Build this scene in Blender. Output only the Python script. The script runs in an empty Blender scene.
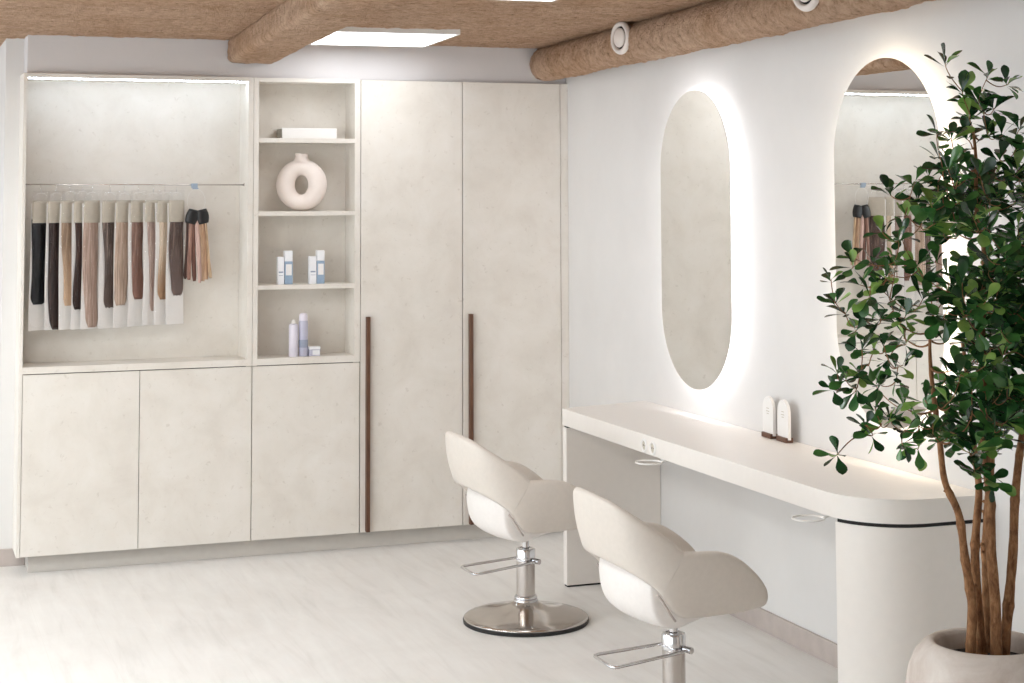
import bpy, bmesh, math, random
from mathutils import Vector, Matrix, noise
random.seed(11)
SC = bpy.context.scene
COL = SC.collection
PI = math.pi

# ------------------------------------------------------------------ helpers
def obj(name, bm, mat, parent=None, smooth=False, loc=None):
    me = bpy.data.meshes.new(name)
    bmesh.ops.recalc_face_normals(bm, faces=bm.faces[:])
    bm.to_mesh(me); bm.free()
    for m in (mat if isinstance(mat, (list, tuple)) else [mat]):
        me.materials.append(m)
    if smooth:
        for p in me.polygons: p.use_smooth = True
    o = bpy.data.objects.new(name, me)
    COL.objects.link(o)
    if parent: o.parent = parent
    if loc: o.location = loc
    return o

def tag(o, label, cat, group=None, kind=None):
    o['label'] = label; o['category'] = cat
    if group: o['group'] = group
    if kind: o['kind'] = kind
    return o

def thing(name, label, cat, loc=(0, 0, 0), rz=0, group=None):
    o = bpy.data.objects.new(name, None)
    COL.objects.link(o); o.location = loc; o.rotation_euler = (0, 0, rz)
    return tag(o, label, cat, group)

def structure(name, bm, mat, label, cat, smooth=False):
    o = obj(name, bm, mat, smooth=smooth)
    return tag(o, label, cat, kind='structure')

def children(o):
    return [c for c in bpy.data.objects if c.parent == o]

def copy_tree(o, parent=None):
    c = o.copy(); COL.objects.link(c)
    if parent: c.parent = parent
    for ch in children(o): copy_tree(ch, c)
    return c

def box(bm, x0, x1, y0, y1, z0, z1, bev=0.0, seg=2):
    r = bmesh.ops.create_cube(bm, size=1)
    vs = r['verts']
    bmesh.ops.scale(bm, vec=(abs(x1-x0), abs(y1-y0), abs(z1-z0)), verts=vs)
    bmesh.ops.translate(bm, vec=((x0+x1)/2, (y0+y1)/2, (z0+z1)/2), verts=vs)
    if bev > 0:
        es = list({e for v in vs for e in v.link_edges})
        bmesh.ops.bevel(bm, geom=es, offset=bev, segments=seg, profile=0.5, affect='EDGES', clamp_overlap=True)
    return bm

def bx(*a, **k):
    return box(bmesh.new(), *a, **k)

def lathe(bm, prof, n=48, axis='Z', org=(0, 0, 0)):
    rings = []
    def tr(r, h, a):
        c, s = math.cos(a)*r, math.sin(a)*r
        if axis == 'Z': p = (c, s, h)
        elif axis == 'X': p = (h, c, s)
        else: p = (c, h, s)
        return (p[0]+org[0], p[1]+org[1], p[2]+org[2])
    for r, h in prof:
        if r < 1e-6: rings.append([bm.verts.new(tr(0, h, 0))])
        else: rings.append([bm.verts.new(tr(r, h, 2*PI*i/n)) for i in range(n)])
    for A, B in zip(rings, rings[1:]):
        for i in range(n):
            j = (i+1) % n
            if len(A) == 1 and len(B) == 1: continue
            if len(A) == 1: bm.faces.new((A[0], B[i], B[j]))
            elif len(B) == 1: bm.faces.new((A[i], B[0], A[j]))
            else: bm.faces.new((A[i], B[i], B[j], A[j]))
    return bm

def tube(bm, pts, rad, n=8, closed=False, cap=True):
    pts = [Vector(p) for p in pts]; N = len(pts)
    rad = rad if isinstance(rad, (list, tuple)) else [rad]*N
    rings = []; up = None
    for i in range(N):
        a = pts[(i-1) % N] if (closed or i > 0) else pts[i]
        b = pts[(i+1) % N] if (closed or i < N-1) else pts[i]
        t = (b-a).normalized()
        if up is None:
            up = Vector((0, 0, 1)) if abs(t.z) < .9 else Vector((1, 0, 0))
        s = t.cross(up)
        if s.length < 1e-6: s = t.cross(Vector((0, 1, 0.1)))
        s.normalize(); up = s.cross(t).normalized()
        rings.append([bm.verts.new(pts[i] + (s*math.cos(2*PI*k/n) + up*math.sin(2*PI*k/n))*rad[i]) for k in range(n)])
    m = N if closed else N-1
    for i in range(m):
        A, B = rings[i], rings[(i+1) % N]
        for k in range(n):
            l = (k+1) % n
            bm.faces.new((A[k], A[l], B[l], B[k]))
    if cap and not closed:
        bm.faces.new(rings[0][::-1]); bm.faces.new(rings[-1])
    return bm

def prism(bm, outline, z0, z1, plane='xy'):
    """outline: list of (a,b); extruded along the third axis from z0 to z1"""
    def tr(a, b, c):
        return (a, b, c) if plane == 'xy' else ((a, c, b) if plane == 'xz' else (c, a, b))
    lo = [bm.verts.new(tr(a, b, z0)) for a, b in outline]
    hi = [bm.verts.new(tr(a, b, z1)) for a, b in outline]
    n = len(outline)
    for i in range(n):
        j = (i+1) % n
        bm.faces.new((lo[i], lo[j], hi[j], hi[i]))
    bm.faces.new(lo[::-1]); bm.faces.new(hi)
    return bm

def grid_solid(bm, loops, cap=True, closed=False):
    """loops: list of equally long closed vertex loops"""
    R = [[bm.verts.new(p) for p in L] for L in loops]
    n = len(R[0])
    pairs = list(zip(R, R[1:]))
    if closed: pairs.append((R[-1], R[0]))
    for A, B in pairs:
        for i in range(n):
            j = (i+1) % n
            bm.faces.new((A[i], A[j], B[j], B[i]))
    if cap and not closed:
        bm.faces.new(R[0][::-1]); bm.faces.new(R[-1])
    return bm

def subsurf(o, lv=2):
    m = o.modifiers.new('sub', 'SUBSURF'); m.levels = lv; m.render_levels = lv
    for p in o.data.polygons: p.use_smooth = True
    return o

def autosmooth(o, ang=35):
    me = o.data
    for p in me.polygons: p.use_smooth = True
    bm = bmesh.new(); bm.from_mesh(me)
    for e in bm.edges:
        if len(e.link_faces) == 2:
            e.smooth = e.calc_face_angle(0) < math.radians(ang)
        else: e.smooth = False
    bm.to_mesh(me); bm.free()
    return o

# ------------------------------------------------------------------ materials
def lin(c):
    f = lambda v: v/12.92 if v <= .04045 else ((v+.055)/1.055)**2.4
    return tuple(f(v/255.) for v in c) + (1,)

class N:
    """tiny node-graph helper"""
    def __init__(s, name):
        s.m = bpy.data.materials.new(name); s.m.use_nodes = True
        s.t = s.m.node_tree; s.b = s.t.nodes['Principled BSDF']
        s.out = s.t.nodes['Material Output']
    def n(s, typ, **kw):
        nd = s.t.nodes.new(typ)
        for k, v in kw.items(): setattr(nd, k, v)
        return nd
    def l(s, a, b): s.t.links.new(a, b)
    def set(s, **kw):
        for k, v in kw.items(): s.b.inputs[k.replace('_', ' ')].default_value = v
        return s
    def coord(s, kind='Object', scale=(1, 1, 1), rot=(0, 0, 0)):
        tc = s.n('ShaderNodeTexCoord'); mp = s.n('ShaderNodeMapping')
        mp.inputs['Scale'].default_value = scale; mp.inputs['Rotation'].default_value = rot
        s.l(tc.outputs[kind], mp.inputs[0]); return mp.outputs[0]
    def noise(s, vec, scale, detail=4, rough=.5, dist=0):
        nd = s.n('ShaderNodeTexNoise'); nd.inputs['Scale'].default_value = scale
        nd.inputs['Detail'].default_value = detail; nd.inputs['Roughness'].default_value = rough
        nd.inputs['Distortion'].default_value = dist
        s.l(vec, nd.inputs['Vector']); return nd.outputs['Fac']
    def ramp(s, fac, stops):
        r = s.n('ShaderNodeValToRGB'); el = r.color_ramp.elements
        while len(el) < len(stops): el.new(.5)
        for e, (p, c) in zip(el, stops): e.position = p; e.color = c
        s.l(fac, r.inputs[0]); return r.outputs[0]
    def mix(s, fac, a, b, mode='MIX'):
        m = s.n('ShaderNodeMix', data_type='RGBA', blend_type=mode)
        for sock, v in ((m.inputs[0], fac), (m.inputs[6], a), (m.inputs[7], b)):
            if hasattr(v, 'links'): s.l(v, sock)
            else: sock.default_value = v
        return m.outputs[2]
    def bump(s, h, strength=.2, dist=.01):
        b = s.n('ShaderNodeBump'); b.inputs['Strength'].default_value = strength
        b.inputs['Distance'].default_value = dist
        s.l(h, b.inputs['Height']); s.l(b.outputs[0], s.b.inputs['Normal'])
    def col(s, c): s.l(c, s.b.inputs['Base Color']) if hasattr(c, 'links') else s.set(Base_Color=c); return s

def plain(name, rgb, rough=.5, metal=0, spec=.5, noise_amt=.04, nscale=30):
    g = N(name); g.set(Roughness=rough, Metallic=metal, Specular_IOR_Level=spec)
    v = g.coord('Object'); f = g.noise(v, nscale, 3)
    c = lin(rgb); lo = tuple(x*(1-noise_amt) for x in c[:3])+(1,); hi = tuple(min(1, x*(1+noise_amt)) for x in c[:3])+(1,)
    g.col(g.ramp(f, [(.3, lo), (.7, hi)]))
    return g.m

def emit(name, rgb, strength):
    g = N(name); e = g.n('ShaderNodeEmission'); e.inputs[0].default_value = lin(rgb); e.inputs[1].default_value = strength
    g.l(e.outputs[0], g.out.inputs[0]); return g.m

def wall_mat(name, rgb):
    g = N(name); g.set(Roughness=.75, Specular_IOR_Level=.25)
    v = g.coord('Object'); f = g.noise(v, 2.2, 5, .6); f2 = g.noise(v, 60, 4, .6)
    c = lin(rgb)
    g.col(g.ramp(f, [(.3, tuple(x*.965 for x in c[:3])+(1,)), (.7, tuple(min(1, x*1.03) for x in c[:3])+(1,))]))
    g.bump(f2, .12, .003); return g.m

def cabinet_mat():
    g = N('limewash_laminate'); g.set(Roughness=.55, Specular_IOR_Level=.3)
    v = g.coord('Object'); f = g.noise(v, 4.0, 7, .62, .4); f2 = g.noise(v, 34, 6, .7, .6)
    a = g.ramp(f, [(.28, lin((215, 209, 200))), (.5, lin((224, 219, 211))), (.75, lin((231, 227, 221)))])
    b = g.ramp(f2, [(.30, lin((186, 176, 162))), (.40, lin((255, 255, 255)))])
    g.col(g.mix(.3, a, b, 'MULTIPLY')); g.bump(f2, .05, .002); return g.m

def floor_mat():
    g = N('pale_streaked_floor'); g.set(Specular_IOR_Level=.35)
    v = g.coord('Object', (9, 1.1, 1), (0, 0, math.radians(4))); f = g.noise(v, 1.6, 8, .62, .5)
    v2 = g.coord('Object'); f2 = g.noise(v2, 1.3, 5, .6, .8)
    a = g.ramp(f, [(.25, lin((220, 218, 214))), (.45, lin((231, 229, 226))), (.7, lin((236, 235, 232)))])
    b = g.ramp(f2, [(.3, lin((234, 232, 229))), (.65, lin((255, 255, 255)))])
    c = g.mix(.5, a, b, 'MULTIPLY')
    # plank joints: fine lines along the room and across
    br = g.n('ShaderNodeTexBrick'); br.offset = .5
    br.inputs['Scale'].default_value = 1; br.inputs['Mortar Size'].default_value = .0011
    br.inputs['Brick Width'].default_value = 1.2; br.inputs['Row Height'].default_value = .24
    br.inputs['Color1'].default_value = (1, 1, 1, 1); br.inputs['Color2'].default_value = (.975, .975, .975, 1)
    br.inputs['Mortar'].default_value = (.9, .89, .88, 1)
    g.l(g.coord('Object', (1, 1, 1), (0, 0, PI/2)), br.inputs['Vector'])
    g.col(g.mix(.6, c, br.outputs['Color'], 'MULTIPLY'))
    g.l(g.ramp(f, [(.2, (.5,)*3+(1,)), (.8, (.36,)*3+(1,))]), g.b.inputs['Roughness'])
    g.bump(f, .04, .002); return g.m

def spray_mat():
    g = N('sprayed_brown_insulation'); g.set(Roughness=.95, Specular_IOR_Level=.1)
    v = g.coord('Object'); f = g.noise(v, 26, 7, .78, .4); f2 = g.noise(v, 3, 4, .6); f3 = g.noise(v, 80, 4, .7)
    a = g.ramp(f, [(.28, lin((96, 64, 48))), (.39, lin((210, 172, 144))), (.55, lin((238, 206, 178))), (.75, lin((250, 230, 208)))])
    b = g.ramp(f2, [(.3, lin((232, 220, 208))), (.7, lin((255, 255, 255)))])
    c = g.mix(1, a, b, 'MULTIPLY')
    g.col(c)
    ad = g.n('ShaderNodeMath', operation='ADD'); g.l(f, ad.inputs[0]); g.l(f3, ad.inputs[1])
    g.bump(ad.outputs[0], 1.0, .035); return g.m

def metal(name, rgb, rough, aniso=0, streak=False):
    g = N(name); g.set(Metallic=1, Roughness=rough)
    v = g.coord('Object', (1, 1, 60) if streak else (1, 1, 1)); f = g.noise(v, 12 if streak else 40, 3)
    c = lin(rgb)
    g.col(g.ramp(f, [(.3, tuple(x*.93 for x in c[:3])+(1,)), (.7, c)])); return g.m

def wood(name, dark, light):
    g = N(name); g.set(Roughness=.5)
    v = g.coord('Object', (1, 1, .06)); f = g.noise(v, 120, 5, .6, .5)
    g.col(g.ramp(f, [(.3, lin(dark)), (.7, lin(light))])); return g.m

def hair_mat(name, c1, c2, c3=None, z0=0, z1=1):
    """streaked strands; c3 = colour of the tips (ombre, runs between object z0 and z1)"""
    g = N(name); g.set(Roughness=.5, Specular_IOR_Level=.25)
    v = g.coord('Object', (1, 1, .04)); f = g.noise(v, 120, 4, .7)
    a = g.ramp(f, [(.32, tuple(x*.6 for x in lin(c1)[:3])+(1,)), (.5, lin(c1)), (.68, lin(c2))])
    if c3:
        tc = g.n('ShaderNodeTexCoord'); sp = g.n('ShaderNodeSeparateXYZ'); g.l(tc.outputs['Object'], sp.inputs[0])
        mr = g.n('ShaderNodeMapRange'); mr.inputs[1].default_value = z0; mr.inputs[2].default_value = z1
        g.l(sp.outputs[2], mr.inputs[0])
        d = g.ramp(f, [(.3, lin(c3)), (.7, tuple(min(1, x*1.25) for x in lin(c3)[:3])+(1,))])
        a = g.mix(mr.outputs[0], a, d)
    g.col(a); g.bump(f, .3, .003); return g.m

def sleeve_mat():
    g = N('clear_plastic_film'); tr = g.n('ShaderNodeBsdfTransparent'); gl = g.n('ShaderNodeBsdfGlossy')
    tr.inputs[0].default_value = (.985, .985, .985, 1)
    gl.inputs['Roughness'].default_value = .09
    v = g.coord('Object', (1, 1, .6)); f = g.noise(v, 60, 3, .6, .6)
    bp = g.n('ShaderNodeBump'); bp.inputs['Strength'].default_value = .8; bp.inputs['Distance'].default_value = .008
    g.l(f, bp.inputs['Height']); g.l(bp.outputs[0], gl.inputs['Normal'])
    mx = g.n('ShaderNodeMixShader'); mx.inputs[0].default_value = .03
    g.l(tr.outputs[0], mx.inputs[1]); g.l(gl.outputs[0], mx.inputs[2])
    g.l(mx.outputs[0], g.out.inputs[0]); return g.m

M = {}
M['wall'] = wall_mat('white_plaster', (218, 216, 214))
M['fascia'] = wall_mat('white_painted_board', (212, 209, 209))
M['cab'] = cabinet_mat()
M['floor'] = floor_mat()
M['spray'] = spray_mat()
M['gap'] = plain('dark_shadow_gap', (30, 28, 27), .8)
M['skirt'] = plain('grey_beige_skirting', (183, 172, 166), .5, noise_amt=.08, nscale=14)
M['plinth'] = plain('pale_metal_plinth', (206, 201, 194), .35, noise_amt=.02)
M['desk'] = plain('warm_white_lacquer', (232, 227, 221), .38, noise_amt=.01)
M['walnut'] = wood('walnut', (76, 48, 34), (112, 76, 54))
M['chrome'] = metal('polished_chrome', (224, 224, 226), .07)
M['steel'] = metal('brushed_steel', (205, 199, 194), .22, streak=True)
M['dome'] = metal('satin_steel', (205, 199, 193), .15)
M['rubber'] = plain('black_rubber', (22, 21, 21), .55)
M['leather'] = plain('cream_leather', (212, 204, 195), .48, noise_amt=.02, nscale=60)
M['leather_seat'] = plain('pale_cream_leather', (228, 223, 219), .45, noise_amt=.02, nscale=60)
M['mirror'] = N('silver_mirror').set(Metallic=1, Roughness=.0, Base_Color=(.90, .905, .89, 1)).m
M['led_neutral'] = emit('led_neutral', (252, 251, 255), 17)
M['led_warm'] = emit('led_warm', (255, 240, 218), 17)
M['led_cool'] = emit('led_cool', (222, 238, 255), 23)
M['panel'] = emit('panel_light', (250, 252, 255), 4.5)
M['panel_fill'] = emit('fill_panel_light', (244, 250, 252), 21.5)  # stronger emission for the added panels outside the view
M['white'] = plain('white_plastic', (236, 234, 231), .4, noise_amt=.01)
M['vent'] = plain('white_vent_enamel', (222, 213, 207), .45, noise_amt=.01)
M['cable'] = plain('pale_cable', (206, 172, 140), .6)
M['ceramic'] = plain('matte_blush_ceramic', (236, 225, 218), .7, noise_amt=.015)
M['paper'] = plain('white_card', (236, 234, 232), .7, noise_amt=.01)
M['tape'] = plain('beige_header_paper', (194, 186, 172), .6, noise_amt=.05)
M['film'] = sleeve_mat()
M['black'] = plain('black_plastic', (20, 19, 20), .4)
M['clipblue'] = plain('pale_blue_plastic', (150, 166, 184), .35)
M['pages'] = plain('book_pages', (172, 168, 160), .8, noise_amt=.1, nscale=120)
M['lav'] = plain('lavender_can', (188, 188, 206), .35, noise_amt=.03)
M['lilac'] = plain('pale_lilac_can', (226, 222, 234), .35, noise_amt=.02)
M['blue'] = plain('blue_label', (150, 172, 196), .45, noise_amt=.06)
M['greyblue'] = plain('grey_print', (150, 158, 178), .5)
M['boxwhite'] = plain('white_carton', (238, 240, 244), .5, noise_amt=.01)
M['bark'] = None
# ------------------------------------------------------------------ room shell
CZ = 2.648
structure('floor', bx(-7.5, .3, -12.2, 4, -.1, 0), M['floor'], 'pale streaked floor of the whole salon', 'floor')
def ceiling_mesh():
    """slab whose underside is lumpy spray; finely modelled over the part of the room in view"""
    bm = bmesh.new()
    xs = [-7.5, -6, -4.6] + [-3.5+.0145*i for i in range(245)] + [.15, .3]
    ys = [-12.2, -10, -8, -6, -4.4] + [-3.2+.0145*i for i in range(242)] + [1.2, 4]
    V = []
    for y in ys:
        row = []
        for x in xs:
            d = 0
            if -3.5 <= x <= .05 and -3.2 <= y <= .31:
                q = Vector((x, y, 0))
                d = noise.noise(q*9)*.003 + noise.noise(q*28)*.0045 + noise.noise(q*55)*.0035
            row.append(bm.verts.new((x, y, CZ-.003+d)))
        V.append(row)
    for a, b in zip(V, V[1:]):
        for i in range(len(xs)-1): bm.faces.new((a[i], b[i], b[i+1], a[i+1])).smooth = True
    rim = V[0] + [r[-1] for r in V[1:]] + V[-1][-2::-1] + [r[0] for r in V[-2:0:-1]]
    top = [bm.verts.new((v.co.x, v.co.y, CZ+.15)) for v in rim]
    n = len(rim)
    for i in range(n): bm.faces.new((rim[i], rim[(i+1) % n], top[(i+1) % n], top[i]))
    bm.faces.new(top)
    return bm
structure('ceiling', ceiling_mesh(), M['spray'], 'rough brown sprayed ceiling over the salon', 'ceiling')
structure('wall_right', bx(0, .15, -12, .34, 0, CZ), M['wall'], 'white plaster wall behind the mirrors and counter', 'wall')
structure('wall_back', bx(-2.886, .15, .34, .46, 0, CZ), M['wall'], 'white wall behind the built-in cabinets', 'wall')
structure('wall_rear', bx(-7.5, .15, -12.2, -12.05, 0, CZ), M['wall'], 'white wall at the camera end of the salon', 'wall')
structure('wall_stub', bx(-2.975, -2.886, .26, 3.4, 0, CZ), M['wall'], 'narrow white wall end left of the cabinets', 'wall')
structure('wall_corridor', bx(-7.5, -2.886, 3.4, 3.5, 0, CZ), M['wall'], 'white end wall of the passage left of the cabinets', 'wall')
structure('trim_1', bx(-2.886, -.001, .03, .338, 2.4525, CZ), M['fascia'], 'grey-white fascia board above the cabinets up to the ceiling', 'trim')
structure('baseboard_left', bx(-2.975, -2.843, .248, .26, 0, .085, bev=.002), M['skirt'], 'short grey skirting left of the cabinets', 'baseboard')
structure('baseboard_right', bx(-.014, 0, -3.58, -1.15, 0, .088, bev=.002), M['skirt'], 'grey-beige skirting on the wall under the counter', 'baseboard')
structure('trim_2', bx(-2.842, 0, .06, .335, 0, .0855), M['plinth'], 'recessed pale plinth under the row of cabinets', 'trim')
structure('trim_3', bx(-.0455, -.0005, .004, .05, .0866, 2.452, bev=.001), M['cab'], 'narrow cream filler strip between tall cupboard and wall', 'trim')

ROT = math.radians(3.5)
def rough_sweep(name, section, length, org, amp, step=.013, seed=0):
    """a rough sprayed beam or duct: section in (x,z), swept toward the room along -y, rotated 3.5 deg"""
    bm = bmesh.new(); loops = []
    n = int(length/step)
    for i in range(n+1):
        L = []
        for (a, b) in section:
            p = Vector((a, -i*step, b))
            q = p*16 + Vector((seed, 0, 0))
            d = noise.noise(q)*amp*.8 + noise.noise(q*3.1)*amp*.75 + noise.noise(q*6)*amp*.35 + noise.noise(p*2.3+Vector((seed, 5, 1)))*amp*1.2
            c = Vector((a, 0, b)); c = c.normalized() if c.length > 0 else c
            p = p + c*d + Vector((0, noise.noise(q*2)*amp*.4, 0))
            L.append(p)
        loops.append(L)
    grid_solid(bm, loops)
    o = obj(name, bm, M['spray'], smooth=True, loc=org)
    o.rotation_euler = (0, 0, -ROT)
    return o

def rrect(w, h, r, n=6, per=10):
    """rounded rectangle centred on 0, densely sampled"""
    pts = []
    cs = [(w/2-r, h/2-r, 0), (-w/2+r, h/2-r, PI/2), (-w/2+r, -h/2+r, PI), (w/2-r, -h/2+r, 3*PI/2)]
    for k in range(4):
        cx, cy, a0 = cs[k]
        for i in range(n+1):
            a = a0+PI/2*i/n; pts.append((cx+r*math.cos(a), cy+r*math.sin(a)))
        nx, ny, na = cs[(k+1) % 4]
        s = (cx+r*math.cos(a0+PI/2), cy+r*math.sin(a0+PI/2)); e = (nx+r*math.cos(na), ny+r*math.sin(na))
        for i in range(1, per): pts.append((s[0]+(e[0]-s[0])*i/per, s[1]+(e[1]-s[1])*i/per))
    return pts

beam = rough_sweep('ceiling_beam', rrect(.246, .13, .03, 7, 16), 3.6, (-1.766, .02, 2.590), .0055, seed=3)
tag(beam, 'rough brown sprayed beam hanging below the ceiling, ending over the cabinets', 'beam', kind='structure')
duct = rough_sweep('ceiling_duct', [(.098*math.cos(2*PI*k/80), .094*math.sin(2*PI*k/80)) for k in range(80)], 6, (-.116, .025, 2.556), .0065, seed=9)
tag(duct, 'rounded rough brown duct running along the top of the mirror wall', 'duct', kind='structure')

c = thing('cable', 'thin pale cable across the brown ceiling beside the lit panel', 'cable')
obj('cord', tube(bmesh.new(), [(-1.512, -.86, CZ-.012), (-1.547, -1.4, CZ-.012), (-1.583, -2.0, CZ-.012), (-1.70, -3.9, CZ-.010)], .004), M['cable'], c, smooth=True)

# ------------------------------------------------------------------ ceiling lights
def panel(name, label, x, y, group='square ceiling light panels', mat='panel'):
    t = thing(name, label, 'ceiling light', (x, y, CZ), -ROT, group)
    W, L, h = .312, .37, .027
    bm = bmesh.new()
    box(bm, -W, -W+.012, -L, L, -h, 0); box(bm, W-.012, W, -L, L, -h, 0)
    box(bm, -W+.012, W-.012, -L, -L+.012, -h, 0); box(bm, -W+.012, W-.012, L-.012, L, -h, 0)
    obj('frame', bm, M['white'], t)
    obj('diffuser', bx(-W+.012, W-.012, -L+.012, L-.012, -h+.003, -h+.012), M[mat], t)
    return t
panel('ceiling_light_panel', 'lit white ceiling panel nearest the cabinets, right of the brown beam', -1.204, -.485)
panel('ceiling_light_panel', 'lit white ceiling panel cut by the top edge of the photo', -1.34, -2.69)
for x, y in ((-4.5, -1.3), (-3.75, -2.9), (-3.75, -4.7), (-6.2, -1.3), (-5.8, -2.9), (-5.8, -4.7)):  # unseen panels, added to brighten the room from overhead
    if 1:
        panel('ceiling_light_panel', 'added unseen ceiling panel that brightens the salon from outside the view', x, y, 'added ceiling panels outside the view', 'panel_fill')

# ------------------------------------------------------------------ wall vents on the duct
def vent(label, loc):
    t = thing('duct_vent', label, 'vent', loc, math.radians(9), 'round white vents on the duct')
    obj('collar', lathe(bmesh.new(), [(.0, .06), (.060, .06), (.060, .0), (.0, .0)], 40, 'X'), M['vent'], t, smooth=False)
    r = obj('flange', lathe(bmesh.new(), [(.054, .004), (.054, -.006), (.058, -.013), (.066, -.015), (.075, -.010), (.079, -.001), (.079, .004), (.054, .004)], 48, 'X'), M['vent'], t)
    autosmooth(r, 50)
    obj('throat', lathe(bmesh.new(), [(.0, -.001), (.0535, -.001), (.0535, .002), (0, .002)], 40, 'X'), M['gap'], t)
    d = obj('disc', lathe(bmesh.new(), [(0, -.019), (.03, -.018), (.043, -.014), (.046, -.009), (.043, -.0015), (0, -.0015)], 48, 'X'), M['vent'], t)
    autosmooth(d, 50)
    return t
vent('round white vent on the duct left of the nearer ceiling seam, above the gap before the first mirror', (-.314, -1.45, 2.572)).__setitem__('label', 'round white vent on the brown duct, whole in view above the left mirror')
vent('round white vent on the brown duct, cut by the top edge near the right mirror', (-.438, -3.39, 2.572))

# ------------------------------------------------------------------ built-in cabinets
ZB, ZD, ZT = .0866, .967, 2.4515
DEP = .30        # carcass depth
T = .02
def door(parent, x0, x1, z0, z1):
    return obj('door', bx(x0+.0016, x1-.0016, 0.0, .019, z0+.0016, z1-.0016, bev=.0012), M['cab'], parent)

def panels(parent, x0, x1, deck=True, tl=T, tr=T, back_y=.235, lfull=False):
    def side(a, b, full):
        if full: bm = bx(a, b, 0, DEP, ZB, ZT, bev=.001)
        else:
            bm = prism(bmesh.new(), [(.021, ZB), (.021, ZD), (0, ZD+.0025), (0, ZT), (DEP, ZT), (DEP, ZB)], a, b, 'yz')
        obj('side_panel', bm, M['cab'], parent)
    side(x0, x0+tl, lfull); side(x1-tr, x1, False)
    obj('top_panel', bx(x0+tl, x1-tr, 0.0, DEP, ZT-.021, ZT, bev=.001), M['cab'], parent)
    obj('back_panel', bx(x0+tl, x1-tr, back_y, DEP-.001, ZB, ZT-.021), M['cab'], parent)
    if deck:
        obj('deck', bx(x0+tl, x1-tr, 0.0, back_y, ZD+.003, 1.003, bev=.001), M['cab'], parent)

u1 = thing('display_cabinet', 'cream cabinet with a wide lit hanging alcove above two doors', 'cabinet')
panels(u1, -2.904, -1.7545, tl=.0165, tr=.0265, lfull=True)
door(u1, -2.8865, -2.3196, ZB, ZD); door(u1, -2.3196, -1.7535, ZB, ZD)
obj('carcass_front', bx(-2.884, -1.781, .021, .03, ZB+.002, ZD), M['gap'], u1)
obj('led_strip', bx(-2.88, -1.785, .018, .030, ZT-.0262, ZT-.0212), M['led_cool'], u1)

u2 = thing('shelf_cabinet', 'narrow cream cabinet with four open niches above one door', 'cabinet')
panels(u2, -1.7525, -1.1835, tl=.0265, tr=.0305, back_y=.20)
for z in (2.1265, 1.7465, 1.3665):
    obj('shelf', bx(-1.726, -1.214, .002, .20, z-.0115, z+.0115, bev=.001), M['cab'], u2)
door(u2, -1.7525, -1.1835, ZB, ZD)
obj('carcass_front', bx(-1.726, -1.214, .021, .03, ZB+.002, ZD), M['gap'], u2)

def tall(label, x0, x1):
    t = thing('wardrobe', label, 'wardrobe')
    bm = bx(x0+.001, x1-.001, .021, DEP, ZB, ZT, bev=.001)
    obj('carcass', bm, M['gap'], t)
    d = door(t, x0, x1, ZB, ZT)
    hx = x0+.026 if x0 < -1 else x0+.029
    bm = bmesh.new(); box(bm, hx+.002, hx+.022, -.030, -.001, .092, 1.203, bev=.002)
    h = obj('handle', bm, M['walnut'], d); h['label'] = 'long dark walnut bar handle'
    return t
tall('tall cream cupboard door with walnut bar handle, next to the open niches', -1.1815, -.6165)
tall('tall cream cupboard door with walnut bar handle, next to the mirror wall', -.6150, -.0470)

# hanging rail
t = thing('hanging_rail', 'thin steel rail across the lit alcove holding hair extensions', 'rail', (0, .10, 1.897))
obj('rod', tube(bmesh.new(), [(-2.884, 0, .003), (-1.781, 0, -.001)], .0035, 10), M['steel'], t, smooth=True)
for x in (-2.8825, -1.7825):
    obj('bracket', tube(bmesh.new(), [(x-.0015, 0, .001), (x+.0015, 0, .001)], .009, 16), M['steel'], t, smooth=False)
RAIL_Z = 1.897

# ------------------------------------------------------------------ hair extension packets
def hair_lock(bm, x0, w0, z_top, z_bot, y0, bulge=.011, lean=0, seed=0, taper=.72, wav=.006):
    """a hanging lock: flat oval section swept down with a slight wave"""
    n = 26; k = 14; loops = []
    for i in range(n+1):
        f = i/n; z = z_top+(z_bot-z_top)*f
        w = w0*(1-(1-taper)*f**1.5)*(.93+.07*math.sin(seed*2.3+f*6))
        if f > .94: w *= 1-(f-.94)*5
        cx = x0+lean*f+wav*math.sin(seed*1.7+f*4.4)-wav*math.sin(seed*1.7)
        th = bulge*(.55+.45*math.sin(PI*min(1, f*1.15+.1)))
        L = []
        for j in range(k):
            a = 2*PI*j/k
            rip = 1+.16*math.sin(j*2.4+seed*3+f*2)
            L.append((cx+math.cos(a)*w/2, y0+math.sin(a)*th*rip*.5-th*.5, z+.004*math.sin(j*3+seed)*(1 if i == n else 0)))
        loops.append(L)
    return grid_solid(bm, loops)

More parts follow.
